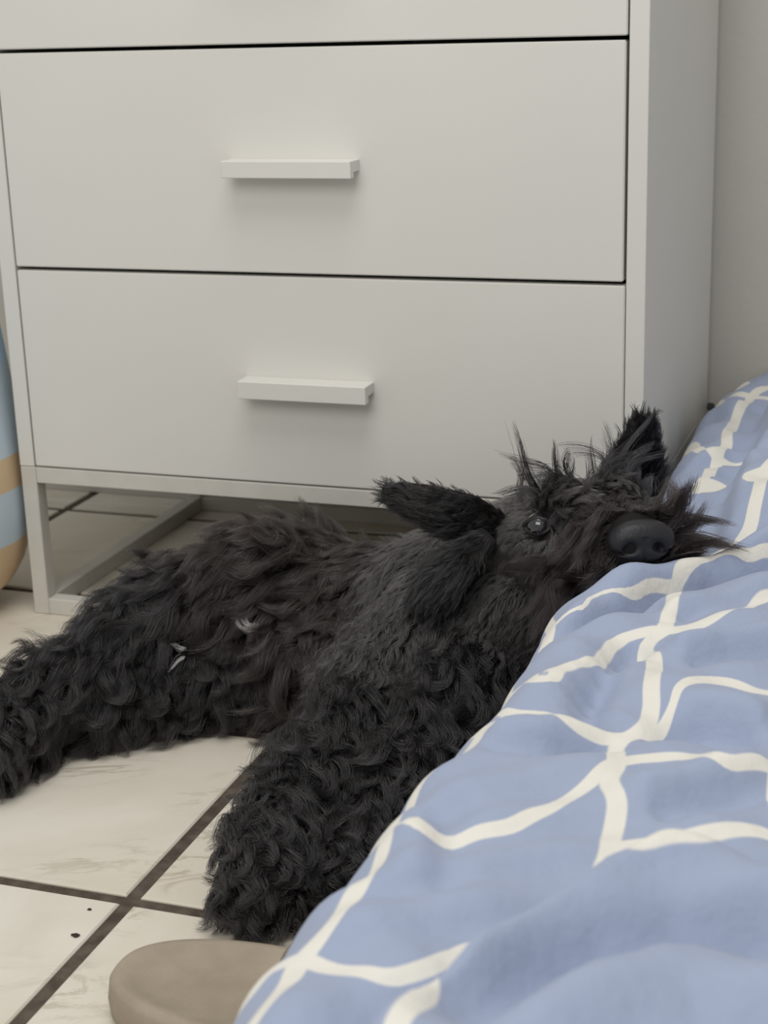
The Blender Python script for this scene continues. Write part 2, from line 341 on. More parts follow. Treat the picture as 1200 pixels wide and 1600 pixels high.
# ---- end duvet relief
# ------------------------------------------------------------------ duvet
CTRL = np.array([(-0.006,-1.071,1.0,0.35),(-0.002,-1.054,1.0,0.65),(-0.003,-1.014,1.0,1.0),(0.006,-0.987,1.0,1.35),(0.006,-0.945,1.0,1.6),(-0.002,-0.863,1.0,2.0),(-0.007,-0.796,1.0,2.35),(0.013,-0.697,1.0,3.0),(0.002,-0.583,1.0,4.15),(-0.003,-0.428,1.0,5.3),(-0.029,-1.035,0.6,1.0),(-0.023,-1.022,0.78,1.0),(0.027,-1.023,1.33,1.0),(0.05,-1.026,1.55,1.0),(0.068,-1.013,1.78,1.0),(0.081,-0.986,2.0,1.0),(0.032,-0.886,1.2,2.0),(0.054,-0.872,1.4,2.0),(0.078,-0.858,1.6,2.0),(0.096,-0.832,1.78,2.0),(0.112,-0.79,1.92,2.0),(0.124,-0.76,2.0,2.0),(0.137,-0.745,2.15,2.0),(0.162,-0.736,2.4,2.0),(0.194,-0.753,2.7,2.0),(0.221,-0.735,2.95,2.0),(0.141,-0.867,2.0,1.0),(0.173,-0.938,2.25,1.0),(0.205,-0.917,2.6,1.0),(0.23,-0.813,2.92,1.0),(0.137,-0.835,2.0,1.25),(0.135,-0.813,2.0,1.55),(0.12,-0.686,2.0,3.0),(0.128,-0.675,2.0,3.1),(0.126,-0.639,2.0,3.4),(0.099,-0.514,2.0,3.85),(0.112,-0.504,2.0,4.0),(0.107,-0.446,2.0,4.45),(0.098,-0.355,2.0,5.0),(0.118,-0.304,2.0,5.3),(0.015,-0.663,1.2,3.0),(0.053,-0.681,1.5,3.0),(0.083,-0.701,1.75,3.0),(0.1,-0.697,1.92,3.0),(0.039,-0.636,1.15,4.0),(0.048,-0.613,1.28,4.0),(0.06,-0.589,1.4,4.0),(0.07,-0.565,1.55,4.0),(0.073,-0.526,1.66,4.0),(0.084,-0.504,1.8,4.0),(0.127,-0.496,2.15,4.0),(0.075,-0.384,1.77,5.0),(0.082,-0.374,1.86,5.0),(0.143,-0.627,2.22,3.0),(0.158,-0.598,2.4,3.0),(0.181,-0.588,2.65,3.0),(0.206,-0.601,2.9,3.0),(0.175,-0.395,2.5,4.0),(0.181,-0.386,2.6,4.0),(0.151,-0.297,2.35,5.0),(0.17,-0.287,2.55,5.0),(0.097,-1.137,2.0,0.3),(0.099,-1.096,2.0,0.65),(0.043,-1.062,1.68,0.25),(0.124,-1.082,2.3,0.3),(0.171,-1.116,2.42,0.35),(0.202,-1.093,2.55,0.38),(0.126,-1.04,2.28,0.5),(0.149,-0.992,2.3,0.8),(0.183,-0.99,2.5,0.5),(0.229,-1.074,2.65,0.35),(0.258,-1.065,2.8,0.35),(0.244,-0.946,2.88,0.7),(0.192,-0.943,2.45,0.9),(0.071,-0.061,1.0,6.0),(0.076,0.051,1.0,7.0),(0.078,0.109,1.0,7.15),(0.074,0.221,1.0,7.5),(0.083,0.298,1.0,8.0),(0.097,0.341,1.0,8.4),(0.023,0.154,0.5,7.0),(0.037,0.136,0.72,7.0),(0.094,-0.05,1.2,6.0),(0.145,-0.218,2.0,6.3),(0.146,-0.198,2.0,6.6),(0.147,-0.178,2.0,6.8),(0.147,-0.116,2.0,7.0),(0.132,-0.14,1.85,7.0),(0.059,0.418,0.6,8.0),(0.025,-0.444,1.25,5.3),(0.05,-0.402,1.55,5.3),(0.025,-0.456,1.3,4.75),(0.04,-0.436,1.42,4.75),(0.053,-0.411,1.55,4.78),(0.053,-0.73,1.3,2.85),(0.056,-0.925,1.4,1.5),(0.024,-0.993,1.3,1.3),(0.185,-0.776,2.5,1.5),(0.166,-0.647,2.4,2.5),(0.157,-0.523,2.35,3.5),(0.027,-0.453,1.4,4.8),(0.133,-0.314,2.3,4.6)])
def warp(px, py):
    """printed grid coordinates (u across, v along) of the cloth at floor position px, py"""
    P = CTRL[:, :2]; t = np.stack([(P[:, 0] - .005) / .11 + 1, (P[:, 1] + 1.02) / .125 + 1], 1)
    dres = CTRL[:, 2:] - t
    k = lambda d: np.sqrt(d * d + .007 ** 2)
    A = k(np.hypot(P[:, None, 0] - P[None, :, 0], P[:, None, 1] - P[None, :, 1])); A[np.diag_indices(len(P))] -= 1e-4
    c = np.linalg.solve(A, dres - dres.mean(0))
    q = k(np.hypot(px[:, None] - P[None, :, 0], py[:, None] - P[None, :, 1]))
    d2 = np.min(q, axis=1); f = np.exp(-(np.maximum(d2 - .06, 0) / .15) ** 2)[:, None]
    r = q @ c * f + dres.mean(0)
    return (px - .005) / .11 + 1 + r[:, 0], (py + 1.02) / .125 + 1 + r[:, 1]
ys = np.concatenate([np.arange(-2.2, -1.3, .02), np.arange(-1.3, .5251, .0042)])
arc = np.linspace(0, math.pi / 2, 15)
drop = np.linspace(.012, .19, 12)[:-1]                 # hanging side, floor up to the rounding
xin = np.concatenate([EDGE_R + np.arange(.004, .26, .004), np.arange(EDGE_R + .26, 1.15, .03)])
NX = len(drop) + len(arc) + len(xin); NY = len(ys)
X = np.zeros((NX, NY)); Z = X.copy(); Yg = np.repeat(ys[None], NX, 0); UX = X.copy()
ex = edge_x(ys)
h_edge = duvet_h(ex + EDGE_R * .5, ys)
for i, zz in enumerate(drop):
    f = zz / .19
    X[i] = ex + (1 - f) * .010 * (1 + np.sin(17 * ys + 2 * np.sin(7 * ys))); Z[i] = .012 + (h_edge - EDGE_R - .012) * (zz - .012) / .178; UX[i] = ex - EDGE_R * .57 - (h_edge - EDGE_R - Z[i])
for j, a in enumerate(arc):
    i = len(drop) + j; q = EDGE_R * (1 - math.cos(a)); X[i] = ex + q
    Z[i] = duvet_h(X[i], ys) - EDGE_R + EDGE_R * math.sin(a); UX[i] = ex + q if a > .3 else ex + EDGE_R * (1 - math.cos(.3)) - (.3 - a) * EDGE_R
for j, q in enumerate(xin):
    i = len(drop) + len(arc) + j; X[i] = ex + q; Z[i] = duvet_h(X[i], ys); UX[i] = X[i]
u, v = warp(np.maximum(UX, -.02 + ex[None] * 1).ravel(), Yg.ravel())
u = u + np.minimum(UX - (-.02 + ex[None]), 0).ravel() / .11
# printed stripes keep one width on the cloth: half width in grid units follows the stretch of the print
P3 = np.stack([X, Yg, Z], -1); Pi = np.gradient(P3, axis=0); Pj = np.gradient(P3, axis=1)
E_, G_, F2 = (Pi ** 2).sum(-1), (Pj ** 2).sum(-1), (Pi * Pj).sum(-1)
def half_width(w, half):
    w = w.reshape(NX, NY); wi, wj = np.gradient(w, axis=0), np.gradient(w, axis=1)
    g = np.sqrt(np.maximum((G_ * wi ** 2 - 2 * F2 * wi * wj + E_ * wj ** 2) / np.maximum(E_ * G_ - F2 ** 2, 1e-14), 0))
    g = np.clip(half * g, .03, .08)
    for _ in range(2):
        p = np.pad(g, 1, 'edge'); g = (p[:-2, 1:-1] + p[2:, 1:-1] + p[1:-1, :-2] + p[1:-1, 2:] + 2 * g) / 6
    return g.ravel()
hu, hv = half_width(u, .0066), half_width(v, .0058)
verts = np.stack([X.ravel(), Yg.ravel(), Z.ravel()], 1)
idx = np.arange(NX * NY).reshape(NX, NY)
faces = np.stack([idx[:-1, :-1], idx[1:, :-1], idx[1:, 1:], idx[:-1, 1:]], -1).reshape(-1, 4)
m_duv = material('duvet_cotton', rough=.8, spec=.2)
bsdf(m_duv).inputs['Sheen Weight'].default_value = .15; bsdf(m_duv).inputs['Sheen Roughness'].default_value = .5
uvn = N(m_duv, 'ShaderNodeUVMap', uv_map='print'); sp = N(m_duv, 'ShaderNodeSeparateXYZ'); L(m_duv, uvn.outputs[0], sp.inputs[0])
uvh = N(m_duv, 'ShaderNodeUVMap', uv_map='stripe_width'); sph = N(m_duv, 'ShaderNodeSeparateXYZ'); L(m_duv, uvh.outputs[0], sph.inputs[0])
def stripe(out, half):
    a = N(m_duv, 'ShaderNodeMath', operation='ADD'); a.inputs[1].default_value = .5; L(m_duv, out, a.inputs[0])
    fr = N(m_duv, 'ShaderNodeMath', operation='FRACT'); L(m_duv, a.outputs[0], fr.inputs[0])
    s = N(m_duv, 'ShaderNodeMath', operation='SUBTRACT'); s.inputs[1].default_value = .5; L(m_duv, fr.outputs[0], s.inputs[0])
    b = N(m_duv, 'ShaderNodeMath', operation='ABSOLUTE'); L(m_duv, s.outputs[0], b.inputs[0])
    df = N(m_duv, 'ShaderNodeMath', operation='SUBTRACT'); L(m_duv, half, df.inputs[0]); L(m_duv, b.outputs[0], df.inputs[1])
    mr = N(m_duv, 'ShaderNodeMapRange'); mr.inputs['From Min'].default_value = -.005; mr.inputs['From Max'].default_value = .005
    L(m_duv, df.outputs[0], mr.inputs['Value']); return mr.outputs[0]
mxx = N(m_duv, 'ShaderNodeMath', operation='MAXIMUM'); L(m_duv, stripe(sp.outputs['X'], sph.outputs['X']), mxx.inputs[0]); L(m_duv, stripe(sp.outputs['Y'], sph.outputs['Y']), mxx.inputs[1])
tc = N(m_duv, 'ShaderNodeTexCoord'); nz = N(m_duv, 'ShaderNodeTexNoise', Scale=9.0, Detail=3.0); L(m_duv, tc.outputs['Object'], nz.inputs['Vector'])
blu = N(m_duv, 'ShaderNodeValToRGB'); blu.color_ramp.elements[0].color = lin(150, 161, 186); blu.color_ramp.elements[1].color = lin(156, 167, 190); L(m_duv, nz.outputs['Fac'], blu.inputs['Fac'])
mc = N(m_duv, 'ShaderNodeMix', data_type='RGBA'); L(m_duv, mxx.outputs[0], mc.inputs['Factor']); L(m_duv, blu.outputs['Color'], mc.inputs['A']); mc.inputs['B'].default_value = lin(222, 219, 210)
L(m_duv, mc.outputs['Result'], bsdf(m_duv).inputs['Base Color'])
nb1 = N(m_duv, 'ShaderNodeTexNoise', Scale=1500.0, Detail=2.0); L(m_duv, tc.outputs['Object'], nb1.inputs['Vector'])
nb2 = N(m_duv, 'ShaderNodeTexNoise', Scale=28.0, Detail=4.0); L(m_duv, tc.outputs['Object'], nb2.inputs['Vector'])
b1 = N(m_duv, 'ShaderNodeBump', Strength=.25, Distance=.0005); L(m_duv, nb1.outputs['Fac'], b1.inputs['Height'])
b2 = N(m_duv, 'ShaderNodeBump', Strength=.8, Distance=.005); L(m_duv, nb2.outputs['Fac'], b2.inputs['Height']); L(m_duv, b1.outputs[0], b2.inputs['Normal'])
L(m_duv, b2.outputs[0], bsdf(m_duv).inputs['Normal'])
duv = mesh_obj('duvet', verts, faces, m_duv, smooth=True)
uvl = duv.data.uv_layers.new(name='print'); li = np.zeros(len(duv.data.loops), dtype=np.int32); duv.data.loops.foreach_get('vertex_index', li)
uvl.data.foreach_set('uv', np.stack([u[li], v[li]], 1).astype(np.float32).ravel())
uvl = duv.data.uv_layers.new(name='stripe_width'); uvl.data.foreach_set('uv', np.stack([hu[li], hv[li]], 1).astype(np.float32).ravel())
duv['label'] = 'blue quilted duvet with a white grid print draped over the low bed'; duv['category'] = 'duvet'

def out_of_bed(P, gap):
    """push points out of the bed and its rounded edge by gap"""
    x_, y_, z_ = P[..., 0], P[..., 1], P[..., 2]; e = edge_x(y_); R = EDGE_R
    ht = duvet_h(np.maximum(x_, e), y_)
    qx, qz = x_ - (e + R), z_ - (ht - R)
    corner = (qx < 0) & (qz > 0); ln = np.sqrt(qx ** 2 + qz ** 2) + 1e-9
    k = np.where(corner & (ln < R + gap), (R + gap) / ln, 1.0)
    flat = (qx >= 0) & (qz < R + gap) & (qz > -.02); side = (qz <= 0) & (qx > -R - gap) & ~flat
    P[..., 0] = np.where(side, e - gap, np.where(corner, e + R + qx * k, x_))
    P[..., 2] = np.where(flat, ht + gap, np.where(corner, ht - R + qz * k, z_))
    return P

# ------------------------------------------------------------------ dog
V = lambda *a: np.array(a, dtype=float)
NOSE = V(.0656, -.35, .2827)
FA = V(.60, -.77, .20); FA /= np.linalg.norm(FA)
LA = V(.80, .62, .02); LA -= FA * (LA @ FA); LA /= np.linalg.norm(LA)
UP = np.cross(LA, FA); UP *= np.sign(UP[2])
HO = NOSE - .2 * FA + .012 * UP
def hd(x, y, z): return HO + FA * x + LA * y + UP * z            # head frame: forward, towards the dog's left, up
# bones: region, start, end, radii, fur flow
B_ = []
def bone(reg, a, b, ra, rb, flow): B_.append((reg, np.array(a, float), np.array(b, float), ra, rb, np.array(flow, float)))
bone('rump', (-.395, -.112, .092), (-.33, -.13, .092), .088, .072, (-.75, -.45, -.25))
bone('flank', (-.31, -.135, .092), (-.21, -.155, .100), .070, .090, (-.62, -.55, -.30))
bone('chest', (-.21, -.155, .100), (-.145, -.21, .112), .090, .080, (-.45, -.55, -.55))
bone('belly', (-.322, -.205, .068), (-.20, -.238, .070), .058, .064, (-.35, -.60, -.55))
bone('neck', (-.175, -.165, .135), hd(-.03, 0, -.045), .078, .062, (-.35, -.45, -.75))
bone('throat', (-.13, -.23, .13), hd(.05, 0, -.07), .066, .045, (-.30, -.45, -.80))
bone('shoulder', (-.16, -.235, .125), (-.215, -.295, .082), .072, .056, (-.40, -.65, -.55))
bone('foreleg', (-.215, -.295, .082), (-.225, -.40, .055), .052, .043, (-.35, -.85, -.35))
bone('foreleg', (-.225, -.40, .055), (-.215, -.54, .044), .043, .040, (-.30, -.90, -.25))
bone('forepaw', (-.215, -.54, .044), (-.210, -.61, .036), .040, .036, (-.10, -.90, -.30))
bone('foreleg', (-.13, -.27, .095), (-.125, -.38, .058), .06, .045, (-.30, -.85, -.35))
bone('foreleg', (-.125, -.38, .058), (-.145, -.50, .040), .045, .036, (-.35, -.85, -.30))
bone('forepaw', (-.145, -.50, .040), (-.150, -.565, .030), .036, .030, (-.10, -.90, -.30))
bone('thigh', (-.40, -.14, .112), (-.475, -.20, .100), .074, .060, (-.80, -.50, -.20))
bone('shank', (-.475, -.20, .105), (-.545, -.305, .062), .058, .042, (-.70, -.65, -.25))
bone('shank', (-.545, -.305, .062), (-.580, -.385, .048), .042, .042, (-.55, -.75, -.30))
bone('hindpaw', (-.580, -.385, .048), (-.583, -.445, .042), .042, .040, (-.30, -.85, -.30))
bone('undershank', (-.37, -.205, .05), (-.445, -.262, .036), .052, .036, (-.55, -.60, -.35))
bone('undershank', (-.445, -.262, .036), (-.53, -.33, .034), .036, .033, (-.60, -.65, -.35))
bone('skull', hd(.01, 0, -.030), hd(.080, 0, -.022), .058, .050, -FA * .9 + V(0, 0, -.2))
bone('cheek', hd(.03, -.030, -.035), hd(.095, -.024, -.032), .042, .036, -FA * .6 - UP * .8)
bone('cheek', hd(.03, .030, -.035), hd(.095, .024, -.032), .042, .036, -FA * .6 - UP * .8)
bone('brow', hd(.088, -.026, .006), hd(.112, -.020, .008), .026, .021, FA * .7 + UP * .5)
bone('brow', hd(.088, .026, .008), hd(.112, .020, .010), .026, .021, FA * .7 + UP * .5)
bone('muzzle', hd(.10, 0, -.016), hd(.178, 0, -.016), .042, .031, FA * .2)
bone('jaw', hd(.09, 0, -.046), hd(.165, 0, -.044), .033, .023, -UP)
# one continuous body grown from overlapping balls along the bones, then re-skinned
bv, bf = [], []
def ball(c, r, n=14, m_=9):
    o = len(bv); bv.append(c + V(0, 0, r))
    for i in range(1, m_):
        t = math.pi * i / m_
        for k in range(n):
            a = 2 * math.pi * k / n; bv.append(c + r * V(math.sin(t) * math.cos(a), math.sin(t) * math.sin(a), math.cos(t)))
    bv.append(c - V(0, 0, r)); last = len(bv) - 1
    for k in range(n):
        bf.append((o, o + 1 + k, o + 1 + (k + 1) % n)); bf.append((last, last - n + (k + 1) % n, last - n + k))
        for i in range(m_ - 2):
            q = o + 1 + i * n; bf.append((q + k, q + n + k, q + n + (k + 1) % n, q + (k + 1) % n))
for reg, a, b, ra, rb, fl_ in B_:
    L_ = np.linalg.norm(b - a); n = max(3, int(L_ / (min(ra, rb) * .3)) + 1)
    for t in np.linspace(0, 1, n): ball(a + (b - a) * t, ra + (rb - ra) * t)
for px, py in ((-.210, -.628), (-.150, -.580)):                    # toes of the fore paws
    for k in (-1.5, -.5, .5, 1.5): ball(V(px + k * .0145, py - .006 + abs(k) * .004, .019), .0155)
for k in (-1.5, -.5, .5, 1.5): ball(V(-.585 + k * .0145, -.474 + abs(k) * .004, .019), .0155)
dog = empty('dog', (-.25, -.2, 0), 'black curly schnauzer lying on the tiles with its chin on the duvet', 'dog')
m_skin = noise_tint(material('dog_skin', rough=.75, spec=.2), 40, (.006, .0055, .006, 1), (.012, .0105, .010, 1))
src = mesh_obj('body', bv, bf, m_skin)
md = src.modifiers.new('skin', 'REMESH'); md.mode = 'VOXEL'; md.voxel_size = .0048; md.use_smooth_shade = True
md = src.modifiers.new('soft', 'SMOOTH'); md.factor = .6; md.iterations = 12
dg = bpy.context.evaluated_depsgraph_get()
me = bpy.data.meshes.new_from_object(src.evaluated_get(dg)); bpy.data.objects.remove(src)
co = np.zeros(len(me.vertices) * 3); me.vertices.foreach_get('co', co); co = co.reshape(-1, 3); co[:, 2] = np.maximum(co[:, 2], .0015)
co = out_of_bed(co, .004)
me.vertices.foreach_set('co', co.ravel()); me.update(); me.materials.clear(); me.materials.append(m_skin)
me.polygons.foreach_set('use_smooth', [True] * len(me.polygons))
body = bpy.data.objects.new('body', me); COL.objects.link(body); keep(body, dog)

# ---- nose, eyes, claws
def grid_sphere(nu, nv):
    vs_, fs = [], []
    for i in range(nv + 1):
        t = math.pi * i / nv
        for k in range(nu):
            a = 2 * math.pi * k / nu; vs_.append((math.sin(t) * math.cos(a), math.sin(t) * math.sin(a), math.cos(t)))
    for i in range(nv):
        for k in range(nu): fs.append((i * nu + k, (i + 1) * nu + k, (i + 1) * nu + (k + 1) % nu, i * nu + (k + 1) % nu))
    return np.array(vs_), fs
m_nose = material('nose_leather', lin(36, 36, 40), .45, .35)
tc = N(m_nose, 'ShaderNodeTexCoord'); vo = N(m_nose, 'ShaderNodeTexVoronoi', Scale=420.0); L(m_nose, tc.outputs['Object'], vo.inputs['Vector'])
bp = N(m_nose, 'ShaderNodeBump', Strength=.35, Distance=.0006); L(m_nose, vo.outputs['Distance'], bp.inputs['Height']); L(m_nose, bp.outputs[0], bsdf(m_nose).inputs['Normal'])
sv, sf = grid_sphere(72, 48)
NF = V(.42, -.88, .12); NF /= np.linalg.norm(NF)                     # the nose leather faces a little further round
NL = np.cross(V(0, 0, 1), NF) * -1; NL /= np.linalg.norm(NL); NL = NL if NL @ LA > 0 else -NL
NU = np.cross(NL, NF); NU *= np.sign(NU[2])
x, y, z = sv[:, 0], sv[:, 1], sv[:, 2]                               # x forward, y lateral, z up
sg = lambda q, e: np.sign(q) * np.abs(q) ** e
yy = .0305 * sg(y, .9) * (1 - .16 * np.clip(-z, 0, 1) ** 1.2); zz = .0195 * sg(z, .85); xx = .016 * sg(x, .8)
front = np.clip(x, 0, 1)
for s in (-1, 1):                                                    # comma-shaped nostrils
    q = np.exp(-(((y - s * .42) / .19) ** 2 + ((z + .22 + .35 * (s * y - .42)) / .20) ** 2))
    q2 = np.exp(-(((y - s * .74) / .22) ** 2 + ((z + .44) / .10) ** 2))
    xx -= .013 * front ** .3 * np.maximum(q, .75 * q2)
xx -= .0035 * front * np.exp(-(y / .055) ** 2) * (z < .25)
pts = (NOSE - FA * .004)[None] + xx[:, None] * NF + yy[:, None] * NL + zz[:, None] * NU
keep(mesh_obj('nose', pts, sf, m_nose, smooth=True), dog)['label'] = 'bare dark leathery nose'
m_eye = material('eye_cornea', (.010, .011, .016, 1), .06, .6); bsdf(m_eye).inputs['Coat Weight'].default_value = 1.0; bsdf(m_eye).inputs['Coat Roughness'].default_value = .03
m_lid = material('eyelid_skin', (.012, .011, .011, 1), .45, .35)
ev, ef = grid_sphere(32, 20)
EYES = []
for s in (-1, 1):
    c = hd(.0875, s * .0515, .000); dirn = LA * s * .62 + FA * .76 + UP * .08; dirn /= np.linalg.norm(dirn)
    EYES.append((c, dirn)); e_ = keep(mesh_obj('eye', c + ev * .0135, ef, m_eye, smooth=True), dog)
    if s < 0: e_['label'] = 'open dark shining eye'
    t1 = np.cross(dirn, UP); t1 /= np.linalg.norm(t1); t2 = np.cross(t1, dirn); t2 *= np.sign(t2 @ UP)
    lv, lf = [], []; nr, ns = 40, 8                                   # almond eyelid rim
    for i in range(nr):
        a = 2 * math.pi * i / nr
        rc = c + dirn * (.0088 - .0035 * abs(math.cos(a)) ** 3) + t1 * math.cos(a) * .0118 + t2 * (math.sin(a) * .0062 * (1 - .3 * abs(math.cos(a))))
        er = t1 * math.cos(a) + t2 * math.sin(a)
        for k in range(ns):
            b = 2 * math.pi * k / ns; rr = .0034 if math.sin(a) > 0 else .0026
            lv.append(rc + er * (math.cos(b) * rr + .0014) + dirn * math.sin(b) * rr * .9)
    for i in range(nr):
        for k in range(ns): lf.append((i * ns + k, ((i + 1) % nr) * ns + k, ((i + 1) % nr) * ns + (k + 1) % ns, i * ns + (k + 1) % ns))
    lid = mesh_obj('eyelid', lv, lf, m_lid, smooth=True); lid.parent = e_
m_claw = material('claw_horn', (.02, .018, .017, 1), .35, .5)
for (px, py), k in [(q, k) for q in ((-.210, -.628), (-.150, -.580), (-.585, -.474)) for k in (-1.5, -.5, .5, 1.5)]:
    bm = bmesh.new(); bmesh.ops.create_cone(bm, cap_ends=True, segments=10, radius1=.0042, radius2=.0012, depth=.014)
    bmesh.ops.transform(bm, matrix=Matrix.Translation((px + k * .0155, py - .0245 + abs(k) * .004, .010)) @ Matrix.Rotation(math.radians(112), 4, 'X'), verts=bm.verts[:])
    keep(bm_obj('claw', bm, m_claw, smooth=True), dog)

# ---- ears: cupped leathers with thickness
def ear(name, line, widths, thick, side, cup):
    line = np.array(line, float); n = 22; tt = np.linspace(0, len(line) - 1, n)
    P = np.stack([np.interp(tt, np.arange(len(line)), line[:, k]) for k in range(3)], 1)
    for _ in range(3): P[1:-1] = (P[:-2] + 2 * P[1:-1] + P[2:]) / 4
    Wd = np.interp(tt, np.arange(len(widths)), widths); ns = 20; vv_, ff_ = [], []
    for i in range(n):
        tg = P[min(i + 1, n - 1)] - P[max(i - 1, 0)]; tg /= np.linalg.norm(tg)
        sd = side - tg * (side @ tg); sd /= np.linalg.norm(sd); nm = np.cross(tg, sd)
        for k in range(ns):
            a = 2 * math.pi * k / ns; u_ = math.cos(a); w_ = math.sin(a)
            vv_.append(P[i] + sd * u_ * Wd[i] + nm * (w_ * thick * min(1, Wd[i] / .012) + cup * (u_ * u_ - .5) * Wd[i]))
    for i in range(n - 1):
        for k in range(ns): ff_.append((i * ns + k, i * ns + (k + 1) % ns, (i + 1) * ns + (k + 1) % ns, (i + 1) * ns + k))
    ff_.append(tuple(range(ns))); ff_.append(tuple((n - 1) * ns + k for k in range(ns - 1, -1, -1)))
    return keep(mesh_obj(name, vv_, ff_, m_skin, smooth=True), dog)
EAR_A = ear('ear', [(-.100, -.225, .235), (-.135, -.240, .250), (-.172, -.240, .260), (-.203, -.232, .267), (-.226, -.225, .271)], [.020, .034, .030, .021, .010], .005, V(.05, -.35, .93), .35)
EAR_B = ear('ear_fold', [(-.108, -.255, .243), (-.132, -.280, .226), (-.150, -.292, .204), (-.158, -.298, .184), (-.152, -.296, .168)], [.018, .030, .034, .028, .012], .007, V(.92, -.25, .30), -.35)
EAR_C = ear('ear', [(.012, -.135, .262), (.018, -.138, .290), (.022, -.140, .312), (.026, -.141, .330), (.028, -.142, .347)], [.032, .030, .021, .016, .009], .006, V(.95, .25, 0), .4)

# ---- fur
BA = np.array([b[1] for b in B_]); BB = np.array([b[2] for b in B_]); RA = np.array([b[3] for b in B_]); RB = np.array([b[4] for b in B_]); FL = np.array([b[5] for b in B_])
FL /= np.linalg.norm(FL, axis=1, keepdims=True)
REG = [b[0] for b in B_]; RN = sorted(set(REG)); RI = np.array([RN.index(r) for r in REG])
#          length  curl   waves lift  clump
FUR = {'rump': (.046, .0040, .8, .30, .72), 'flank': (.058, .0080, 1.0, .28, .72), 'chest': (.014, .0006, .6, .07, .30), 'belly': (.070, .0105, 1.15, .32, .74),
       'neck': (.010, .0003, .5, .05, .2), 'throat': (.014, .0006, .6, .08, .4), 'shoulder': (.019, .0015, .8, .11, .5), 'foreleg': (.060, .0095, 1.25, .34, .74),
       'forepaw': (.032, .0065, 1.0, .34, .82), 'thigh': (.070, .0075, 1.0, .32, .72), 'shank': (.062, .0090, 1.15, .36, .74), 'hindpaw': (.040, .0080, 1.0, .38, .84),
       'undershank': (.050, .0095, 1.1, .38, .85), 'skull': (.009, .0003, .5, .08, .2), 'cheek': (.011, .0005, .6, .10, .25), 'brow': (.026, .0020, .8, .28, .6),
       'muzzle': (.050, .0050, .8, .24, .80), 'jaw': (.075, .0085, .9, .32, .84), 'ear': (.012, .0006, .7, .30, .4)}
FT = np.array([FUR[r] for r in RN]); EAR_I = None
def near_bone(P, k=1):
    AB = BB - BA; L2 = (AB ** 2).sum(1)
    t = np.clip(((P[:, None] - BA) * AB).sum(-1) / L2, 0, 1)
    ax = BA + t[..., None] * AB; r = RA + t * (RB - RA)
    d = np.linalg.norm(P[:, None] - ax, axis=-1) - r
    return d, ax, r
def surface(o):
    m_ = o.data; m_.calc_loop_triangles(); n = len(m_.loop_triangles)
    tri = np.zeros(n * 3, np.int32); m_.loop_triangles.foreach_get('vertices', tri); tri = tri.reshape(-1, 3)
    c = np.zeros(len(m_.vertices) * 3); m_.vertices.foreach_get('co', c); c = c.reshape(-1, 3)
    nn = np.zeros(len(m_.vertices) * 3); m_.vertices.foreach_get('normal', nn); return c, tri, nn.reshape(-1, 3)
def scatter(o, n):
    c, tri, nn = surface(o); a, b, d = c[tri[:, 0]], c[tri[:, 1]], c[tri[:, 2]]
    ar = np.linalg.norm(np.cross(b - a, d - a), axis=1); k = rng.choice(len(tri), n, p=ar / ar.sum())
    r1, r2 = np.sqrt(rng.random(n)), rng.random(n); w0, w1, w2 = (1 - r1)[:, None], (r1 * (1 - r2))[:, None], (r1 * r2)[:, None]
    p = w0 * a[k] + w1 * b[k] + w2 * d[k]; q = w0 * nn[tri[k, 0]] + w1 * nn[tri[k, 1]] + w2 * nn[tri[k, 2]]
    return p, q / np.linalg.norm(q, axis=1, keepdims=True)
def unit(a): return a / np.maximum(np.linalg.norm(a, axis=-1, keepdims=True), 1e-9)
def nearest(P, Q):
    """index of the nearest Q for each P"""
    from mathutils.kdtree import KDTree
    kd = KDTree(len(Q))
    for i, q in enumerate(Q): kd.insert(q, i)
    kd.balance(); return np.array([kd.find(p)[1] for p in P])
def hairs(name, curves, radius, mat, label=None, kind='stuff'):
    """curves: (n, k, 3) points; one hair curves object, child of the dog"""
    n, k, _ = curves.shape
    h = bpy.data.hair_curves.new(name); h.add_curves([k] * n)
    h.position_data.foreach_set('vector', curves.astype(np.float32).ravel())
    t = np.linspace(0, 1, k); rad = np.broadcast_to(radius * (1 - .75 * t ** 2), (n, k)) * rng.uniform(.75, 1.25, (n, 1))
    at_ = h.attributes.get('radius') or h.attributes.new('radius', 'FLOAT', 'POINT')
    at_.data.foreach_set('value', rad.astype(np.float32).ravel())
    h.materials.append(mat); o = bpy.data.objects.new(name, h); COL.objects.link(o); keep(o, dog)
    if kind: o['kind'] = kind
    if label: o['label'] = label
    return o
def fence(P):
    """keep strands out of the floor and the duvet"""
    P[..., 2] = np.maximum(P[..., 2], .0025)
    for e_c in EYES:                                                 # a clear view out between the lashes
        r_ = P - e_c[0]; al = r_ @ e_c[1]; pe = r_ - al[..., None] * e_c[1]; q_ = np.linalg.norm(pe, axis=-1) + 1e-9
        m_ = (q_ < .0145) & (al > .002) & (al < .09); out = pe / q_[..., None] * .0145
        P = np.where(m_[..., None], e_c[0] + al[..., None] * e_c[1] + out, P)
    return out_of_bed(P, .005)
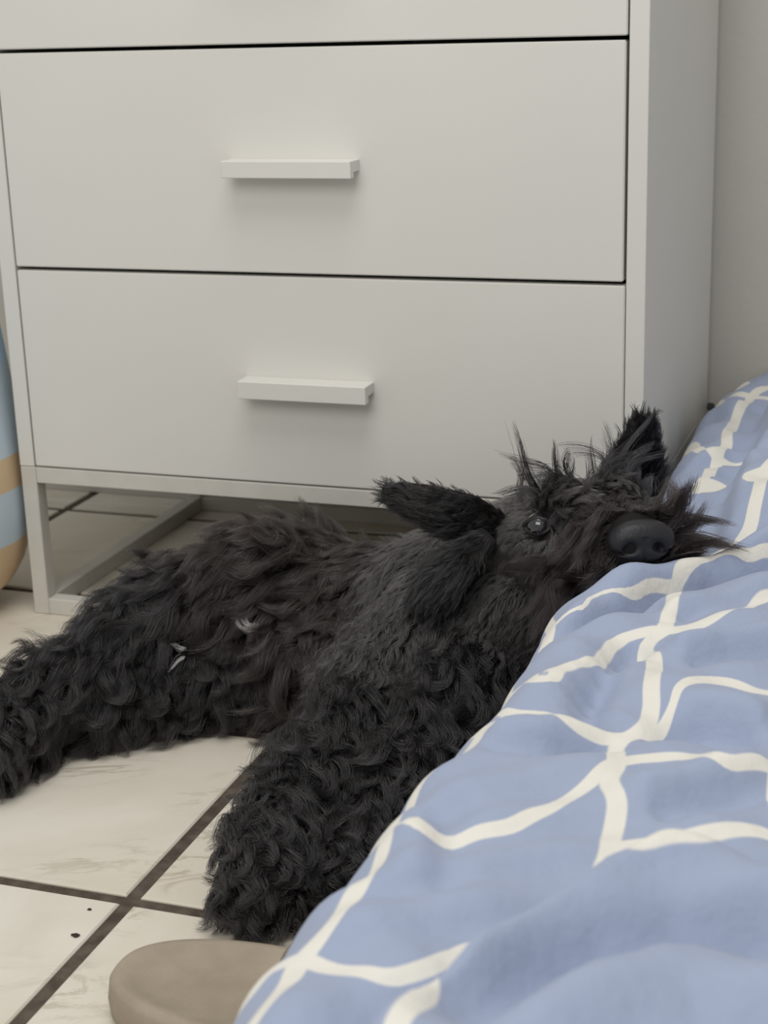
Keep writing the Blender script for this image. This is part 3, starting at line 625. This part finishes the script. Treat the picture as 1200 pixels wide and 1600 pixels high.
def grow(p, n, flow, length, curl, waves, lift, K=10, grav=.25, avoid=True, stray=.10):
    G = len(p); t = unit(flow - n * (flow * n).sum(1, keepdims=True) + rng.normal(0, .15, (G, 3)))
    d = unit(t * (1 - lift)[:, None] + n * lift[:, None]); step = (length / (K - 1))[:, None]
    pts = np.zeros((G, K, 3)); pts[:, 0] = p; cur = p.copy()
    bend = rng.normal(0, stray, (G, 3))
    for k in range(1, K):
        d = unit(d + (t * .16 + V(0, 0, -grav) * (.35 + .65 * k / K) * .35 + bend * .5)); cur = cur + d * step
        if avoid:
            db, ax, r = near_bone(cur); i = db.argmin(1); a = np.arange(G)
            push = np.maximum(.0035 + .004 * k / K - db[a, i], 0)[:, None]; cur = cur + unit(cur - ax[a, i]) * push
        cur = fence(cur[:, None])[:, 0]; pts[:, k] = cur
    tg = unit(np.gradient(pts, axis=1)); s1 = unit(np.cross(tg, n[:, None] + .01)); s2 = np.cross(tg, s1)
    u_ = np.linspace(0, 1, K)[None]; ph = (2.2 * np.sin(p @ V(61, 37, 23)) + 2.2 * np.sin(p @ V(-29, 53, 47) + 1))[:, None] + rng.uniform(-.9, .9, (G, 1)); w = (waves * rng.uniform(.7, 1.4, G))[:, None] * 6.283
    env = curl[:, None] * np.minimum(1, u_ * 2.2)
    pts = pts + s1 * (env * (np.sin(w * u_ + ph) - np.sin(ph)))[..., None] + s2 * (.6 * env * (np.cos(w * u_ + ph) - np.cos(ph)))[..., None]
    return fence(pts)
def flesh_out(guides, gp, roots, clump, mess=.0012):
    g = nearest(roots, gp); n, K = len(roots), guides.shape[1]
    off = (roots - gp[g])[:, None]; u_ = np.linspace(0, 1, K)[None, :, None]; c = clump[g][:, None, None] * np.where(rng.random((n, 1, 1)) < .10, rng.uniform(0, .6, (n, 1, 1)), rng.uniform(.8, 1.06, (n, 1, 1)))
    out = guides[g] + off * (1 - c * np.minimum(1, u_ * 1.15) ** 1.3) + np.cumsum(rng.normal(0, mess * .35, (n, K, 3)), axis=1) * u_ ** .5
    ln = rng.uniform(.72, 1.05, (n, 1, 1))
    out = roots[:, None] + (out - out[:, :1]) * ln
    return fence(out)
def hair_mat(name, color, rough=.36):
    m_ = bpy.data.materials.new(name); m_.use_nodes = True; nt = m_.node_tree
    nt.nodes.remove(nt.nodes['Principled BSDF']); b = nt.nodes.new('ShaderNodeBsdfHairPrincipled'); b.parametrization = 'COLOR'
    nt.links.new(b.outputs[0], nt.nodes['Material Output'].inputs['Surface'])
    b.inputs['Roughness'].default_value = rough; b.inputs['Radial Roughness'].default_value = .55; b.inputs['IOR'].default_value = 1.55
    b.inputs['Random Roughness'].default_value = .3
    hi = nt.nodes.new('ShaderNodeHairInfo'); cr_ = nt.nodes.new('ShaderNodeValToRGB')
    e_ = cr_.color_ramp.elements; e_[0].color = [c * .55 for c in color] + [1]; e_[1].color = [c * 3.6 for c in color] + [1]; e2 = e_.new(.8); e2.color = [c * 1.2 for c in color] + [1]  # tone varies per strand; the few brightest are sheen glints put into the colour
    nt.links.new(hi.outputs['Random'], cr_.inputs['Fac']); nt.links.new(cr_.outputs['Color'], b.inputs['Color'])
    return m_
m_black = hair_mat('black_fur', (.0085, .0078, .0082)); m_brown = hair_mat('brown_black_fur', (.0145, .0115, .0105)); m_beard = hair_mat('beard_fur', (.0095, .0070, .0067))
m_ear = hair_mat('ear_plush', (.0045, .0042, .0046)); m_grey = hair_mat('clipped_fur', (.028, .0262, .026)); m_white = hair_mat('white_fur', (.75, .72, .66), .5)

def coat(regions, n_guides, n_hairs, name, mat, radius, obj_=None, lens=1.0, K=10, mask=None, mess=.0012):
    obj_ = obj_ or body
    p, n = scatter(obj_, n_guides * 6); db, ax, r = near_bone(p)
    def pick(p, n):
        db, ax, r = near_bone(p); i = db.argmin(1); ok = np.isin(RI[i], [RN.index(q) for q in regions]) & (p[:, 2] > .006)
        h = (p - HO) @ np.stack([FA, LA, UP], 1)
        ok &= ~((np.abs(h[:, 0] - .0875) < .015) & (np.abs(np.abs(h[:, 1]) - .05) < .012) & (np.abs(h[:, 2]) < .013))
        ok &= ~((h[:, 0] > .183) & (np.abs(h[:, 1]) < .03) & (h[:, 2] > -.045))
        ok &= p[:, 0] < np.where(p[:, 2] < .19, edge_x(p[:, 1]) - .008, 9)
        if mask is not None: ok &= mask(p)
        return ok, i, h, db
    ok, i, h, db = pick(p, n); sel = np.where(ok)[0][:n_guides]; p, n, i, h, db = p[sel], n[sel], i[sel], h[sel], db[sel]
    w = np.exp(-(db - db.min(1, keepdims=True)) / .012); w /= w.sum(1, keepdims=True)      # blend flow and cut over neighbouring bones
    flow = unit(w @ FL); f = w @ FT[RI]
    if 'muzzle' in regions or 'jaw' in regions:
        s = np.sign(h[:, 1] + .004)[:, None]; outw = LA * s
        fl_r = np.where(s < 0, -LA * .50 - UP * 1.0 - FA * .12, LA * .95 + UP * .15 - FA * .05)
        topm = sstep(h[:, 2], .004, .022)[:, None]
        flow = unit(fl_r * (1 - .6 * topm) + (FA * .5 + outw * .35) * topm)
        f[:, 0] *= np.where(s[:, 0] > 0, .6, 1.0) * (1 - .6 * topm[:, 0]) * (.55 + .45 * sstep(h[:, 0], .10, .14))
    ln = f[:, 0] * lens * rng.uniform(.75, 1.2, len(p))
    g = grow(p, n, flow, ln, f[:, 1], f[:, 2], f[:, 3], K=K)
    rp, rn = scatter(obj_, int(n_hairs * 1.0)); ok, *_ = pick(rp, rn)
    for _ in range(8):
        if ok.sum() >= n_hairs: break
        q, qn = scatter(obj_, n_hairs * 2); o2, *_r = pick(q, qn); rp = np.concatenate([rp[ok], q[o2]]); ok = np.ones(len(rp), bool)
    rp = rp[ok][:n_hairs]
    return hairs(name, flesh_out(g, p, rp, f[:, 4], mess), radius, mat)
coat(['rump', 'flank', 'belly', 'thigh'], 760, 46000, 'body_fur', m_brown, .00022, K=14)
coat(['chest', 'neck', 'throat', 'shoulder'], 4200, 46000, 'shoulder_fur', m_grey, .00020, K=6, mess=.0004)
coat(['foreleg', 'forepaw'], 760, 32000, 'foreleg_fur', m_black, .00021, K=14)
coat(['shank', 'hindpaw', 'undershank'], 760, 32000, 'hind_leg_fur', m_black, .00021, K=14)
coat(['skull', 'cheek', 'brow'], 2600, 28000, 'face_fur', m_grey, .00017, K=6, mess=.0003)
coat(['muzzle', 'jaw'], 380, 18000, 'beard', m_beard, .00020, K=14)
# ears: short plush with a longer fringe along the upper rim
for o_, fl_ in ((EAR_A, V(-.95, -.05, .25)), (EAR_B, V(-.45, -.25, -.85)), (EAR_C, V(.1, -.05, .99))):
    p, n = scatter(o_, 700); G = len(p); one = np.ones(G)
    g = grow(p, n, np.repeat(fl_[None], G, 0), (.012 + (.016 if o_ is EAR_C else .006) * np.exp(-np.maximum(p[:, 2] - (.275 if o_ is EAR_C else .25), 0) / .02) * rng.random(G)) * rng.uniform(.7, 1.4, G), .0008 * one, .6 * one, .30 * one, K=6, grav=.05, avoid=False)
    rp, rn = scatter(o_, 5200); hairs('ear_fur', flesh_out(g, p, rp, .5 * one, .0005), .00020, m_ear).parent = o_

def tuft(name, roots, dirs, length, curl, n_each, spread, mat, radius, grav=.1, clump=.75, K=12, waves=.8, stray=.10):
    """a few loose locks growing from given root points"""
    roots = np.array(roots, float); dirs = unit(np.array(dirs, float)); G = len(roots); one = np.ones(G)
    nrm = dirs; g = grow(roots, nrm, dirs + rng.normal(0, .12, dirs.shape), length * rng.uniform(.7, 1.2, G), curl * one, waves * one, .8 * one, K=K, grav=grav, avoid=False, stray=stray)
    rp = np.repeat(roots, n_each, 0) + rng.normal(0, spread, (G * n_each, 3))
    return hairs(name, flesh_out(g, roots, rp, clump * one, .0006), radius, mat)
# forelock: wispy locks that stand up from the brow
M = 22; q = np.linspace(0, 1, M); rt = np.array([hd(.045 + .05 * rng.random(), -.050 + .10 * t, .018 + .010 * rng.random()) for t in q])
dr = np.array([UP * 2.0 + LA * (-.75 + 1.2 * t + rng.normal(0, .30)) + FA * rng.normal(.0, .2) for t in q])
tuft('forelock', rt, dr, .074, .0065, 30, .0028, m_ear, .00020, grav=.08, waves=.6, clump=.82)
M = 26; q = np.linspace(0, 1, M); rt = np.array([hd(.095 + .02 * rng.random(), -.035 + .080 * t, .016) for t in q])
dr = np.array([FA * .7 + UP * .40 + LA * (t - .4) * .8 for t in q])
tuft('eyebrow', rt, dr, .034, .0025, 60, .005, m_black, .00018, grav=.45)
# whiskers of the far side sweep over the duvet; near side hangs in heavy curls
M = 46; rt = np.array([hd(.130 + .06 * rng.random(), .018 + .016 * rng.random(), -.036 + .040 * rng.random()) for k in range(M)])
dr = np.array([LA * 1.0 + UP * rng.uniform(-.05, .18) + FA * rng.normal(.0, .08) for k in range(M)])
tuft('moustache', rt, dr, .064, .0035, 130, .0055, m_beard, .00018, grav=.03, clump=.55, waves=.5, stray=.03)
M = 42; rt = np.array([hd(.115 + .07 * rng.random(), -.024 - .012 * rng.random(), -.046 + .036 * rng.random()) for k in range(M)])
dr = np.array([-LA * .55 - UP * rng.uniform(.8, 1.3) - FA * rng.uniform(-.05, .25) for k in range(M)])
tuft('moustache', rt, dr, .078, .0085, 110, .0050, m_beard, .00018, grav=.25, clump=.7, waves=.75, stray=.05)
# pale tuft on the inner thigh
p, n = scatter(body, 60000); ax_a, ax_b = V(-.438, -.30, .062), V(-.388, -.30, .084)
tt_ = np.clip(((p - ax_a) @ (ax_b - ax_a)) / ((ax_b - ax_a) @ (ax_b - ax_a)), 0, 1); ft_ = ax_a + tt_[:, None] * (ax_b - ax_a)
dd_ = np.where((n[:, 1] < -.1) & (np.abs(p[:, 2] - ft_[:, 2] + .30 * (ft_[:, 1] - p[:, 1])) < .0022) & (np.abs(p[:, 0] - ft_[:, 0]) < .003), -p[:, 1], 9.); k = np.where(dd_ < 8)[0][:44]
tuft('pale_tuft', p[k] + n[k] * .036, n[k] * .25 + V(-.95, -.20, -.30), .020, .0012, 22, .0018, m_white, .00022, grav=.05, stray=.04)['label'] = 'small off-white tuft'
